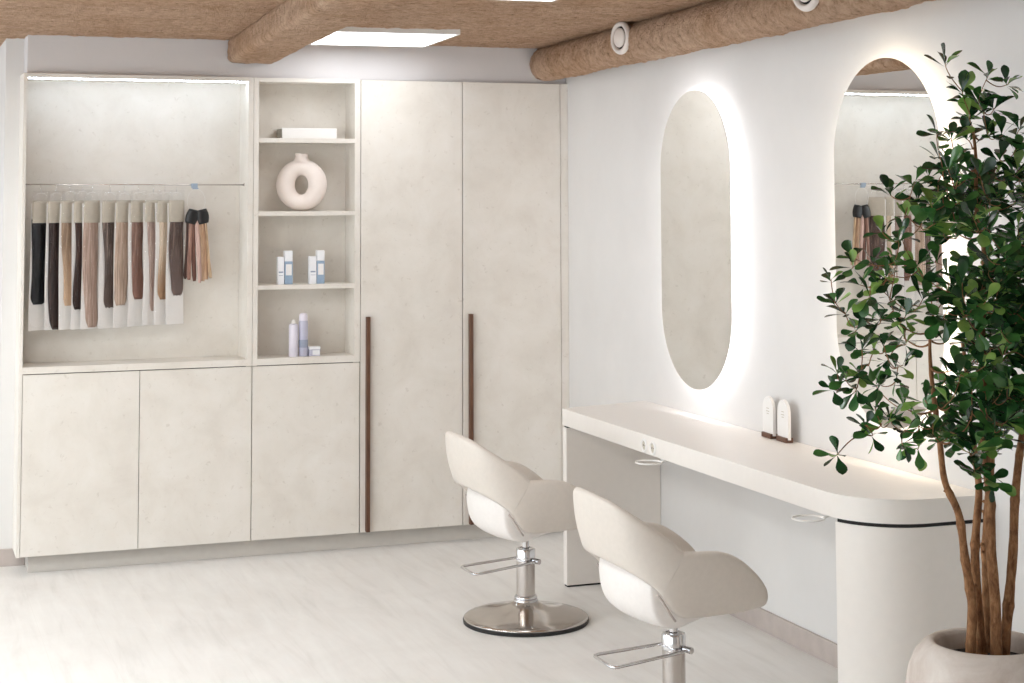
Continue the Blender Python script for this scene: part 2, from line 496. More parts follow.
PACKS = [ # x, hair colours, tip colour, hair end (below rail), card bottom, shift of hair on card, width, lean, label
 (-2.804, (16, 15, 18), (40, 40, 50), None, .590, .722, .000, .096, 0, 'jet black hair extension in a clear packet, first on the rail'),
 (-2.729, (50, 36, 34), (98, 80, 74), None, .720, .722, -.002, .076, .020, 'very dark brown hair extension packet whose lock reaches the bottom of its card'),
 (-2.663, (158, 132, 110), (208, 184, 160), (200, 170, 142), .600, .722, -.006, .076, 0, 'sandy light brown hair extension packet between two dark brown ones'),
 (-2.602, (66, 44, 38), (118, 90, 80), (46, 30, 28), .622, .722, -.008, .066, .004, 'chestnut brown hair extension packet with darker tips'),
 (-2.553, (184, 158, 144), (218, 198, 186), None, .712, .722, -.006, .080, .014, 'long rosy beige hair extension packet nearly as long as its card'),
 (-2.466, (92, 78, 72), (200, 178, 164), (84, 70, 64), .618, .722, -.002, .078, .004, 'ash brown hair extension packet mixed with light strands and glints'),
 (-2.394, (192, 168, 150), (224, 206, 190), None, .606, .720, -.006, .084, .002, 'pale beige blonde hair extension packet in the middle of the rail'),
 (-2.323, (136, 104, 92), (182, 154, 140), (126, 92, 80), .576, .716, .000, .066, .002, 'medium warm brown hair extension packet right of the pale beige blonde one'),
 (-2.248, (182, 158, 148), (212, 192, 180), None, .640, .712, -.006, .066, .016, 'dusty rose beige hair extension packet narrowing to its tips'),
 (-2.190, (218, 200, 178), (236, 220, 202), (160, 128, 100), .580, .711, .004, .066, .006, 'blonde to brown ombre hair extension packet, second from the right end of packets'),
 (-2.131, (88, 70, 64), (156, 132, 120), (96, 80, 76), .565, .711, .004, .080, 0, 'brown hair extension packet at the right end, on a fully visible white card'),
]
for i, (x, c1, c2, c3, zl, zc, sh, w, lean, lab) in enumerate(PACKS):
    t = thing('hair_extension_packet', lab, 'hair extension', (x, .10, RAIL_Z), math.radians(30), 'hair extension packets on the rail')
    rn = random.Random(i*7+1)
    tt = -.026 + rn.uniform(-.005, .005)
    W = .056
    bm = bmesh.new(); loops = []
    for k in range(15):        # card, slightly bowed
        z = -.092+(-zc+.092)*k/14; dy = .0015*math.sin(k*.55+i); dx = .003*math.sin(k*.42+i*1.3)
        loops.append([(-W+dx, dy+.0052, z), (W+dx, dy+.0052, z), (W+dx, dy+.0062, z), (-W+dx, dy+.0062, z)])
    obj('card', grid_solid(bm, loops), M['paper'], t, smooth=False)
    hm = hair_mat('hair_%d' % i, c1, c2, c3, -.30, -zl+.04)
    obj('hair', hair_lock(bmesh.new(), sh, w*1.2, -.170, -zl, .0036, .0085, lean, seed=i*1.31, taper=.9, wav=.007), hm, t, smooth=True)
    bm = bmesh.new(); loops = []
    for k in range(9):
        f = k/8; z = -.078-.112*f; L = []
        hw = .050 if k else .044
        for j in range(16):
            a = 2*PI*j/16; L.append((sh*.3+hw*math.copysign(abs(math.cos(a))**.7, math.cos(a)), -.0015+.0058*math.sin(a)*(.8+.2*f), z))
        loops.append(L)
    obj('header', grid_solid(bm, loops), M['tape'], t, smooth=True)
    bm = bmesh.new(); loops = []; WS = .0585      # clear sleeve
    for k in range(25):
        f = k/24; z = tt+(-zc-.002-tt)*f; L = []
        th = .004+.0056*min(1, f*7) if f < .92 else .0096-.05*(f-.92)
        wid = WS*(.84+.16*min(1, f*9))
        for j in range(12):
            a = 2*PI*j/12
            wr = .0005*math.sin(j*2.1+k*1.7+i)
            L.append((wid*math.copysign(abs(math.cos(a))**.5, math.cos(a)), -.0005+th*math.copysign(abs(math.sin(a))**.5, math.sin(a))+wr, z))
        loops.append(L)
    obj('sleeve', grid_solid(bm, loops), M['film'], t, smooth=True)
    hk = [(0, .0, tt-.012), (0, .0, -.012), (0, .004, -.0060)] + [(0, .0058*math.cos(a), .0058*math.sin(a)) for a in [(-.2+PI*.22*q) for q in range(6)]]
    obj('hook', tube(bmesh.new(), hk, .0011, 6), M['chrome'], t, smooth=True)
    obj('hanger_bar', tube(bmesh.new(), [(-.034, 0, tt-.026), (-.018, 0, tt-.013), (0, 0, tt-.011), (.018, 0, tt-.013), (.034, 0, tt-.026)], .0013, 6), M['white'], t, smooth=True)

# colour swatch ring
t = thing('hair_swatch_ring', 'fan of blonde and brown hair swatches on a black holder hanging from a clip', 'hair swatch', (-2.036, .10, RAIL_Z))
bm = bmesh.new(); box(bm, -.020, .012, -.009, -.0038, -.016, .007, bev=.002); box(bm, -.020, .012, .0038, .008, -.016, .007, bev=.002); box(bm, -.014, .016, -.009, .008, -.023, -.016, bev=.002)
obj('clip', bm, M['clipblue'], t)
rp = [(-.012+.0*0, -.001, -.024)]
ringp = [(.006+.046*math.sin(2*PI*k/28), 0, -.085+.062*math.cos(2*PI*k/28)) for k in range(28)]
obj('wire_loop', tube(bmesh.new(), ringp, .0010, 6, closed=True), M['white'], t, smooth=True)
bm = bmesh.new()
for cx, rz in ((-.014, .25), (.038, -.25)):
    loops = []
    for k in range(7):
        f = k/6; z = -.128-.072*f; L = []
        for j in range(14):
            a = 2*PI*j/14; rx = (.022+.012*math.sin(PI*min(1, f*.8+.1)))
            L.append((cx+(f-.5)*(-.02 if cx < 0 else .012)+rx*math.cos(a), .016*math.sin(a)-.003, z+.006*math.cos(a)*(1 if cx > 0 else -1)))
        loops.append(L)
    grid_solid(bm, loops)
box(bm, -.02, .045, -.014, .010, -.175, -.150, bev=.004)
h = obj('holder', bm, M['black'], t, smooth=True); h['label'] = 'black two-lobed holder'
SW = [((58, 40, 34), (96, 70, 60), -.034, -.010), ((138, 104, 92), (178, 144, 128), -.020, -.004), ((104, 72, 62), (150, 114, 100), -.004, .004), ((192, 162, 152), (218, 192, 182), .010, .012),
      ((188, 158, 132), (218, 192, 168), .024, .020), ((158, 124, 98), (196, 164, 136), .037, .028), ((200, 172, 142), (228, 206, 178), .050, .036)]
for k, (c1, c2, x0, ln) in enumerate(SW):
    obj('hair_swatch', hair_lock(bmesh.new(), x0, .024, -.185, -.500+.007*abs(k-3), .004-.006*(k % 2), .012, ln, seed=k*.8, taper=1.0, wav=.003), hair_mat('swatch_%d' % k, c1, c2), t, smooth=True)

# ------------------------------------------------------------------ things in the niches
t = thing('book', 'white hardback book lying flat on the top shelf of the niches', 'book', (-1.598, .03, 2.1385))
obj('cover', bx(.0, .292, 0, .16, 0, .004, bev=.001), M['white'], t)
obj('cover', bx(.0, .292, 0, .16, .050, .054, bev=.001), M['white'], t)
obj('spine', bx(.0, .292, -.004, .001, 0, .054, bev=.0015), M['white'], t)
obj('page_block', bx(.006, .286, .002, .155, .0042, .0498), M['pages'], t)

t = thing('ring_vase', 'round blush ceramic vase with a hole through its middle', 'vase', (-1.477, .10, 1.7585), math.radians(-22))
bm = bmesh.new(); loops = []
n, k = 56, 28
for i in range(n):
    a = 2*PI*i/n; L = []
    # ring centre line: slightly taller oval hole, thicker body low down
    r_out_x, r_out_z = .134, .136
    hx, hz = .036, .051
    cxm, czm = (r_out_x+hx)/2, (r_out_z+hz)/2
    tx, tz = (r_out_x-hx)/2, (r_out_z-hz)/2
    ca, sa = math.cos(a), math.sin(a)
    for j in range(k):
        b = 2*PI*j/k
        rr = math.cos(b); dep = math.sin(b)*.052
        L.append(((cxm+tx*rr)*ca, dep, .137+(czm+tz*rr)*sa-.003*0))
    loops.append(L)
grid_solid(bm, loops, closed=True)
obj('body', bm, M['ceramic'], t, smooth=True)
bm = lathe(bmesh.new(), [(.050, .258), (.040, .268), (.034, .278), (.032, .290), (.034, .299), (.036, .301), (.034, .302), (.029, .299), (.027, .285), (.030, .262)], 32)
o = obj('neck', bm, M['ceramic'], t, smooth=True)

def carton(label, x0, x1, z0, h, y=.05, d=.035):
    t = thing('carton', label, 'box', ((x0+x1)/2, y+d/2, z0), 0, 'small cartons in the niches')
    w = (x1-x0)/2
    obj('box_body', bx(-w, w, -d/2, d/2, 0, h, bev=.0012), M['boxwhite'], t)
    obj('print_band', bx(-w*.7, w*.7, -d/2-.0004, -d/2+.0004, h*.42, h*.47), M['greyblue'], t)
    obj('print_band', bx(-w*.7, w*.7, -d/2-.0004, -d/2+.0004, h*.32, h*.335), M['greyblue'], t)
    return t
def bottle(label, x0, x1, z0, h, y=.05):
    w = (x1-x0)/2
    t = thing('care_bottle', label, 'bottle', ((x0+x1)/2, y+w, z0), 0, 'blue and white care bottles')
    obj('bottle_body', bx(-w, w, -w, w, 0, h*.68, bev=.003), M['blue'], t)
    obj('cap', bx(-w*.98, w*.98, -w*.98, w*.98, h*.685, h, bev=.003), M['boxwhite'], t)
    obj('label_panel', bx(-w*.72, w*.72, -w-.0006, -w+.001, h*.27, h*.60, bev=.0002), M['paper'], t)
    return t
Z3 = 1.378
carton('slim white carton left of the left blue care bottle', -1.611, -1.578, Z3, .143)
bottle('blue care bottle with white cap in the left pair on the third shelf', -1.575, -1.532, Z3, .174)
carton('slim white carton left of the right blue care bottle', -1.443, -1.406, Z3, .143)
bottle('blue care bottle with white cap in the right pair on the third shelf', -1.403, -1.362, Z3, .174)
Z4 = 1.003
t = thing('spray_can', 'pale lilac spray can with a small nozzle in the bottom niche', 'spray can', (-1.523, .07, Z4), 0, 'spray cans in the bottom niche')
autosmooth(obj('can_body', lathe(bmesh.new(), [(0, 0), (.022, 0), (.0238, .003), (.0238, .158), (.021, .166), (.014, .170), (0, .170)], 32), M['lilac'], t))
autosmooth(obj('nozzle', lathe(bmesh.new(), [(0, .170), (.0105, .170), (.0105, .180), (.007, .190), (0, .190)], 20), M['white'], t))
t = thing('spray_can', 'taller lavender spray can with a domed cap in the bottom niche', 'spray can', (-1.469, .075, Z4), 0, 'spray cans in the bottom niche')
autosmooth(obj('can_body', lathe(bmesh.new(), [(0, 0), (.0225, 0), (.0242, .003), (.0242, .178), (.0215, .184), (0, .184)], 32), M['lav'], t))
autosmooth(obj('cap', lathe(bmesh.new(), [(0, .184), (.0225, .184), (.0225, .208), (.019, .219), (.009, .224), (0, .225)], 32), M['lilac'], t))
obj('label_band', lathe(bmesh.new(), [(.0244, .045), (.0247, .046), (.0247, .085), (.0244, .086)], 32), M['greyblue'], t, smooth=True)
t = thing('jar_box', 'small white and lavender box right of the spray cans', 'box', (-1.413, .072, Z4))
obj('box_body', bx(-.029, .029, -.02, .02, 0, .034, bev=.001), M['lav'], t)
obj('lid', bx(-.030, .030, -.021, .021, .0345, .048, bev=.001), M['boxwhite'], t)
obj('label_panel', bx(-.012, .026, -.0206, -.0196, .006, .030), M['boxwhite'], t)
# ------------------------------------------------------------------ styling counter
DT, DB = .8273, .7472
def arc(cx, cy, r, a0, a1, n=20):
    return [(cx+r*math.cos(math.radians(a0+(a1-a0)*i/n)), cy+r*math.sin(math.radians(a0+(a1-a0)*i/n))) for i in range(n+1)]
def end_outline(y0, ins=0.0, y0b=None):
    r = .25-ins
    return [(-.0015, y0b if y0b is not None else y0), (-.49+ins, y0)] + arc(-.24, -3.55, r, 180, 270, 26) + [(-.0015, -3.80+ins)]
ct = thing('styling_counter', 'long warm white wall counter with rounded end under the two mirrors', 'counter')
bm = prism(bmesh.new(), end_outline(-1.122, 0, -1.0), DB, DT)
es = [e for e in bm.edges if abs(e.verts[0].co.z-e.verts[1].co.z) < 1e-5]
bmesh.ops.bevel(bm, geom=es, offset=.0035, segments=2, profile=.5, affect='EDGES')
autosmooth(obj('countertop', bm, M['desk'], ct), 30)
bm = bx(-.488, -.0015, -1.168, -1.124, .008, .7395, bev=.0015)
obj('side_panel', bm, M['desk'], ct)
for bm in (bx(-.482, -.004, -1.164, -1.128, .7396, .7470), bx(-.484, -.004, -1.166, -1.126, .0005, .0078)):
    g = obj('shadow_gap', bm, M['gap'], ct); g['label'] = 'black recessed joint'
PED = [(-.0015, -3.604)] + [p for p in end_outline(-3.585)[2:] if p[1] < -3.604]
PED.insert(1, (-.24-math.sqrt(.25**2-.054**2), -3.604))
autosmooth(obj('rounded_pedestal', prism(bmesh.new(), PED, .008, .7350), M['desk'], ct), 30)
bm = prism(bmesh.new(), [(-.0015, -3.608)] + [p for p in end_outline(-3.589, .004)[2:] if p[1] < -3.608], .7351, .7471)
g = obj('shadow_gap', bm, M['gap'], ct); g['label'] = 'black recessed joint'
for y in (-2.062, -2.150):
    s = obj('socket', lathe(bmesh.new(), [(.0195, -.4902), (.0205, -.4945), (.024, -.4975), (.028, -.4955), (.0295, -.4902)], 32, 'X', (0, y, .7805)), M['white'], ct, smooth=True)
    obj('shaded_socket_face', lathe(bmesh.new(), [(0, -.4908), (.0198, -.4908), (.0198, -.4902), (0, -.4902)], 32, 'X', (0, y, .7805)), M['tape'], s)  # flat face; its beige stands in for shade inside the recess
    for q in (-.009, .009):
        obj('socket_hole', tube(bmesh.new(), [(-.4912, y+q, .7805), (-.4904, y+q, .7805)], .0034, 10), M['gap'], s)
for y in (-2.238, -3.536):
    o = obj('dryer_ring', tube(bmesh.new(), [(-.549+.054*math.cos(2*PI*k/40), y+.054*math.sin(2*PI*k/40), .738) for k in range(40)], .0038, 8, closed=True), M['white'], ct, smooth=True)
    o['label'] = 'white round holder ring'
    obj('ring_stem', tube(bmesh.new(), [(-.496, y, .738), (-.470, y, .740), (-.455, y, .7465)], .0038, 8), M['white'], o, smooth=True)

def stand(label, y):
    t = thing('card_stand', label, 'card holder', (-.042, y, DT), math.radians(-4), 'round-topped card stands on the counter')
    obj('wooden_foot', bx(-.020, .014, -.046, .046, 0, .020, bev=.002), M['walnut'], t)
    w = .052
    out = [(-w, .012), (w, .012)] + [(w*math.cos(PI*k/20), .118+w*math.sin(PI*k/20)) for k in range(21)]
    b = obj('card_plate', prism(bmesh.new(), out, -.010, .002, 'yz'), M['white'], t)
    autosmooth(b, 40)
    for k, (ww, zz) in enumerate(((.024, .120), (.030, .108), (.020, .098))):
        bm = bx(-.0104, -.0098, -ww/2, ww/2, zz, zz+.003)
        obj('print_line', bm, M['tape'], b)
stand('white round-topped card stand with brown foot, left of the pair', -2.343)
stand('white round-topped card stand with brown foot, right of the pair', -2.470)

# ------------------------------------------------------------------ mirrors
def stadium(w, h, ins=0.0, n=40):
    r = w/2-ins; s = h/2-w/2
    return [(r*math.cos(PI*k/n), s+r*math.sin(PI*k/n)) for k in range(n+1)] + [(r*math.cos(PI+PI*k/n), -s+r*math.sin(PI+PI*k/n)) for k in range(n+1)]
def mirror(label, y, z, led):
    t = thing('pill_mirror', label, 'mirror', (0, y, z), 0, 'backlit pill-shaped mirrors')
    W, H = .714, 1.362
    obj('mirror_glass', prism(bmesh.new(), stadium(W, H), -.054, -.0492, 'yz'), M['mirror'], t)
    obj('backing', prism(bmesh.new(), stadium(W, H, .096), -.049, -.0005, 'yz'), M['white'], t)
    o1 = stadium(W, H, .090); o2 = stadium(W, H, .0955)
    bm = bmesh.new()
    loops = []
    for (a, b), (c, d) in zip(o1, o2):
        loops.append([(-.044, a, b), (-.014, a, b), (-.014, c, d), (-.044, c, d)])
    grid_solid(bm, loops, closed=True)
    obj('led_strip', bm, led, t)
    return t
mirror('pill-shaped backlit mirror nearer the cabinets, reflecting a plain cupboard door', -1.672, 1.636, M['led_neutral'])
mirror('pill-shaped backlit mirror behind the tree, reflecting the hair swatches', -3.268, 1.664, M['led_warm'])

# ------------------------------------------------------------------ salon chairs
ST = [ # outer top (x,y,z), outer bottom (x,y,z); near half (y<0)
 ((-.372, 0, .826), (-.318, 0, .594)),
 ((-.362, -.085, .821), (-.310, -.08, .592)),
 ((-.328, -.158, .806), (-.288, -.148, .584)),
 ((-.290, -.217, .780), (-.264, -.205, .568)),
 ((-.215, -.255, .740), (-.226, -.243, .546)),
 ((-.142, -.276, .686), (-.198, -.260, .528)),
 ((-.095, -.285, .648), (-.180, -.268, .512)),
 ((-.045, -.292, .646), (-.150, -.268, .465)),
 ((.020, -.296, .645), (-.112, -.262, .420)),
 ((.080, -.294, .633), (-.030, -.262, .417)),
 ((.135, -.288, .603), (.060, -.262, .421)),
 ((.190, -.276, .560), (.120, -.259, .423)),
 ((.225, -.264, .524), (.205, -.254, .429)),
 ((.238, -.257, .500), (.234, -.253, .440)),
]
def shell_loops(stn, thick, rows=7, bul=.012):
    P = [[Vector(t).lerp(Vector(b), r/(rows-1)) for r in range(rows)] for t, b in stn]
    n = len(P); loops = []
    for i in range(n):
        L_out = []; L_in = []
        for r in range(rows):
            a = P[min(n-1, i+1)][r]-P[max(0, i-1)][r]
            b = P[i][min(rows-1, r+1)]-P[i][max(0, r-1)]
            nv = a.cross(b)
            c = P[i][r]
            nv.normalize()
            if nv.dot(Vector((c.x-.02, c.y, 0))) < 0: nv = -nv
            f = math.sin(PI*r/(rows-1))
            L_out.append(c+nv*bul*f)
            L_in.append(c-nv*(thick*(.62+.38*f)))
        # closed loop: outer top->bottom, then inner bottom->top
        loops.append([tuple(v) for v in L_out] + [tuple(v) for v in L_in[::-1]])
    return loops
ST = [tuple((p[0]*.96+.002, p[1], p[2]) for p in s) for s in ST]
def mirror_st(s): return tuple((a[0], -a[1], a[2]) for a in s)
def lerp_st(a, b, f): return tuple(tuple(a[k][i]+(b[k][i]-a[k][i])*f for i in range(3)) for k in range(2))

def crease_ends(o, both):
    """sharp edge where backrest and armrest meet"""
    me = o.data
    at = me.attributes.new('crease_edge', 'FLOAT', 'EDGE')
    caps = [q for q in me.polygons if len(q.vertices) > 4]
    if not both: caps = [min(caps, key=lambda q: q.center.x)]
    keys = set()
    for q in caps: keys |= set(q.edge_keys)
    for e in me.edges:
        if e.key in keys: at.data[e.index].value = 1.0
    if not both:
        keys = set(max([q for q in me.polygons if len(q.vertices) > 4], key=lambda q: q.center.x).edge_keys)
        for e in me.edges:
            if e.key in keys: at.data[e.index].value = .45
    return o
def make_chair(label, loc, rz):
    t = thing('salon_chair', label, 'chair', loc, rz, 'cream hydraulic salon chairs')
    back = [mirror_st(s) for s in ST[6:0:-1]] + ST[0:7]
    back = [back[0], lerp_st(back[0], back[1], .06)] + back[1:-1] + [lerp_st(back[-1], back[-2], .06), back[-1]]
    subsurf(crease_ends(obj('backrest', grid_solid(bmesh.new(), shell_loops(back, .05)), M['leather'], t), True))
    for sgn in (1, -1):
        arm = ST[6:]
        arm = [arm[0], lerp_st(arm[0], arm[1], .06)] + arm[1:]
        if sgn < 0: arm = [mirror_st(s) for s in arm]
        subsurf(crease_ends(obj('armrest', grid_solid(bmesh.new(), shell_loops(arm, .05)), M['leather'], t), False))
    # bucket seat: side profile swept across the width
    prof = [(-.235, .575), (-.246, .530), (-.243, .485), (-.232, .440), (-.210, .405), (-.170, .382), (-.110, .378), (-.04, .400), (.05, .418), (.13, .424), (.19, .432), (.222, .450), (.205, .476), (.10, .484), (0, .480), (-.10, .482), (-.165, .502), (-.195, .540), (-.212, .575)]
    ys = [-.222, -.214, -.18, -.12, 0, .12, .18, .214, .222]
    loops = []
    for y in ys:
        q = (abs(y)/.222)**2.6
        loops.append([(x*(1-(.27 if x < 0 else .06)*q), y, .47+(z-.47)*(1-.03*q)+.012*(q if z > .47 and x > -.18 else 0)) for x, z in prof])
    subsurf(obj('seat', grid_solid(bmesh.new(), loops), M['leather_seat'], t))
    # welt along the rear edge of each side
    for sgn in (-1, 1):
        pts = [(-.180, sgn*.260, .511), (-.162, sgn*.260, .489), (-.147, sgn*.259, .466), (-.130, sgn*.257, .440), (-.113, sgn*.255, .418)]
        obj('welt', tube(bmesh.new(), pts, .004, 8), M['skirt'], t, smooth=True)
    obj('mount_plate', bx(-.06, .10, -.07, .07, .392, .416, bev=.004), M['steel'], t)
    obj('piston', lathe(bmesh.new(), [(0, .30), (.0155, .30), (.0155, .393), (0, .393)], 24), M['chrome'], t, smooth=False)
    autosmooth(obj('collar', lathe(bmesh.new(), [(0, .256), (.0405, .256), (.042, .258), (.042, .306), (.0395, .311), (.034, .312), (.030, .309), (0, .309)], 40), M['chrome'], t))
    autosmooth(obj('column', lathe(bmesh.new(), [(.0402, .098), (.0402, .2558)], 40), M['steel'], t))
    autosmooth(obj('column_ring', lathe(bmesh.new(), [(.040, .083), (.050, .083), (.0535, .087), (.0535, .093), (.050, .0965), (.048, .098), (.050, .100), (.0505, .106), (.047, .111), (.0405, .113)], 40), M['chrome'], t), 50)
    obj('base', lathe(bmesh.new(), [(0, .094), (.050, .094), (.056, .084), (.070, .0745), (.095, .066), (.13, .058), (.17, .050), (.21, .041), (.245, .0325), (.262, .0265), (.269, .0215), (.270, .0175), (.268, .0155)], 72), M['dome'], t, smooth=True)
    obj('base_rim', lathe(bmesh.new(), [(.0, .0152), (.2715, .0152), (.273, .013), (.2715, .0005), (0, .0005)], 72), M['rubber'], t)
    # hydraulic pump lever loop behind the chair
    lv = [(.030, -.058, .263), (-.02, -.068, .2585), (-.248, -.086, .2395), (-.262, -.083, .238), (-.269, -.072, .2375), (-.269, .072, .2375), (-.262, .083, .238), (-.248, .086, .2395), (-.02, .066, .2585), (.012, .052, .2615)]
    l = obj('pump_lever', tube(bmesh.new(), lv, .0058, 10), M['chrome'], t, smooth=True)
    obj('lever_pivot', tube(bmesh.new(), [(.022, -.040, .2635), (.034, -.073, .2635)], .0115, 16), M['chrome'], l, smooth=False)
    obj('lever_pivot', tube(bmesh.new(), [(.006, .036, .263), (.014, .064, .263)], .0095, 16), M['chrome'], l, smooth=False)
    return t
make_chair('cream salon chair farther from the camera, its round steel base fully in view', (-.890, -1.690, 0), math.radians(1.5))
make_chair('cream salon chair nearer the camera, its base cut off by the bottom edge', (-.905, -3.210, 0), math.radians(0))

# ------------------------------------------------------------------ potted tree
TRUNKS = {
    't1': [(-0.089, 0.0, 0.476), (-0.087, 0.0, 0.539), (-0.081, 0.0, 0.638), (-0.108, -0.01, 0.772), (-0.133, -0.02, 0.905), (-0.185, -0.03, 1.005), (-0.199, -0.03, 1.112), (-0.214, -0.03, 1.228), (-0.225, -0.03, 1.329), (-0.226, -0.03, 1.416), (-0.204, -0.02, 1.501)],
    't2': [(-0.033, 0.03, 0.463), (-0.035, 0.03, 0.527), (-0.042, 0.03, 0.643), (-0.046, 0.03, 0.76), (-0.04, 0.03, 0.846), (-0.02, 0.04, 0.96), (-0.024, 0.05, 1.062), (-0.032, 0.06, 1.165), (-0.036, 0.06, 1.283), (-0.047, 0.07, 1.402)],
    't3': [(0.016, 0.06, 0.456), (0.014, 0.06, 0.515), (0.011, 0.06, 0.632), (0.022, 0.07, 0.805), (0.033, 0.07, 0.923), (0.057, 0.08, 1.039), (0.068, 0.09, 1.156), (0.093, 0.1, 1.274), (0.111, 0.1, 1.425), (0.13, 0.1, 1.576)],
    't4': [(-0.013, -0.02, 0.468), (-0.015, -0.02, 0.537), (-0.015, -0.02, 0.652), (-0.025, -0.02, 0.797), (-0.017, -0.01, 0.939), (-0.025, -0.01, 1.027), (-0.033, -0.01, 1.144), (-0.026, 0.0, 1.26), (-0.025, 0.0, 1.407), (-0.019, 0.0, 1.525), (-0.011, 0.0, 1.673), (-0.033, 0.0, 1.777), (-0.035, 0.0, 1.852), (-0.032, 0.0, 1.941), (-0.04, 0.0, 2.031)],
    't5': [(0.04, 0.02, 0.458), (0.046, 0.02, 0.522), (0.07, 0.03, 0.634), (0.096, 0.04, 0.776), (0.107, 0.04, 0.923), (0.132, 0.05, 1.039), (0.154, 0.05, 1.157), (0.18, 0.05, 1.306), (0.2, 0.05, 1.486), (0.209, 0.05, 1.668), (0.203, 0.05, 1.821)],
}
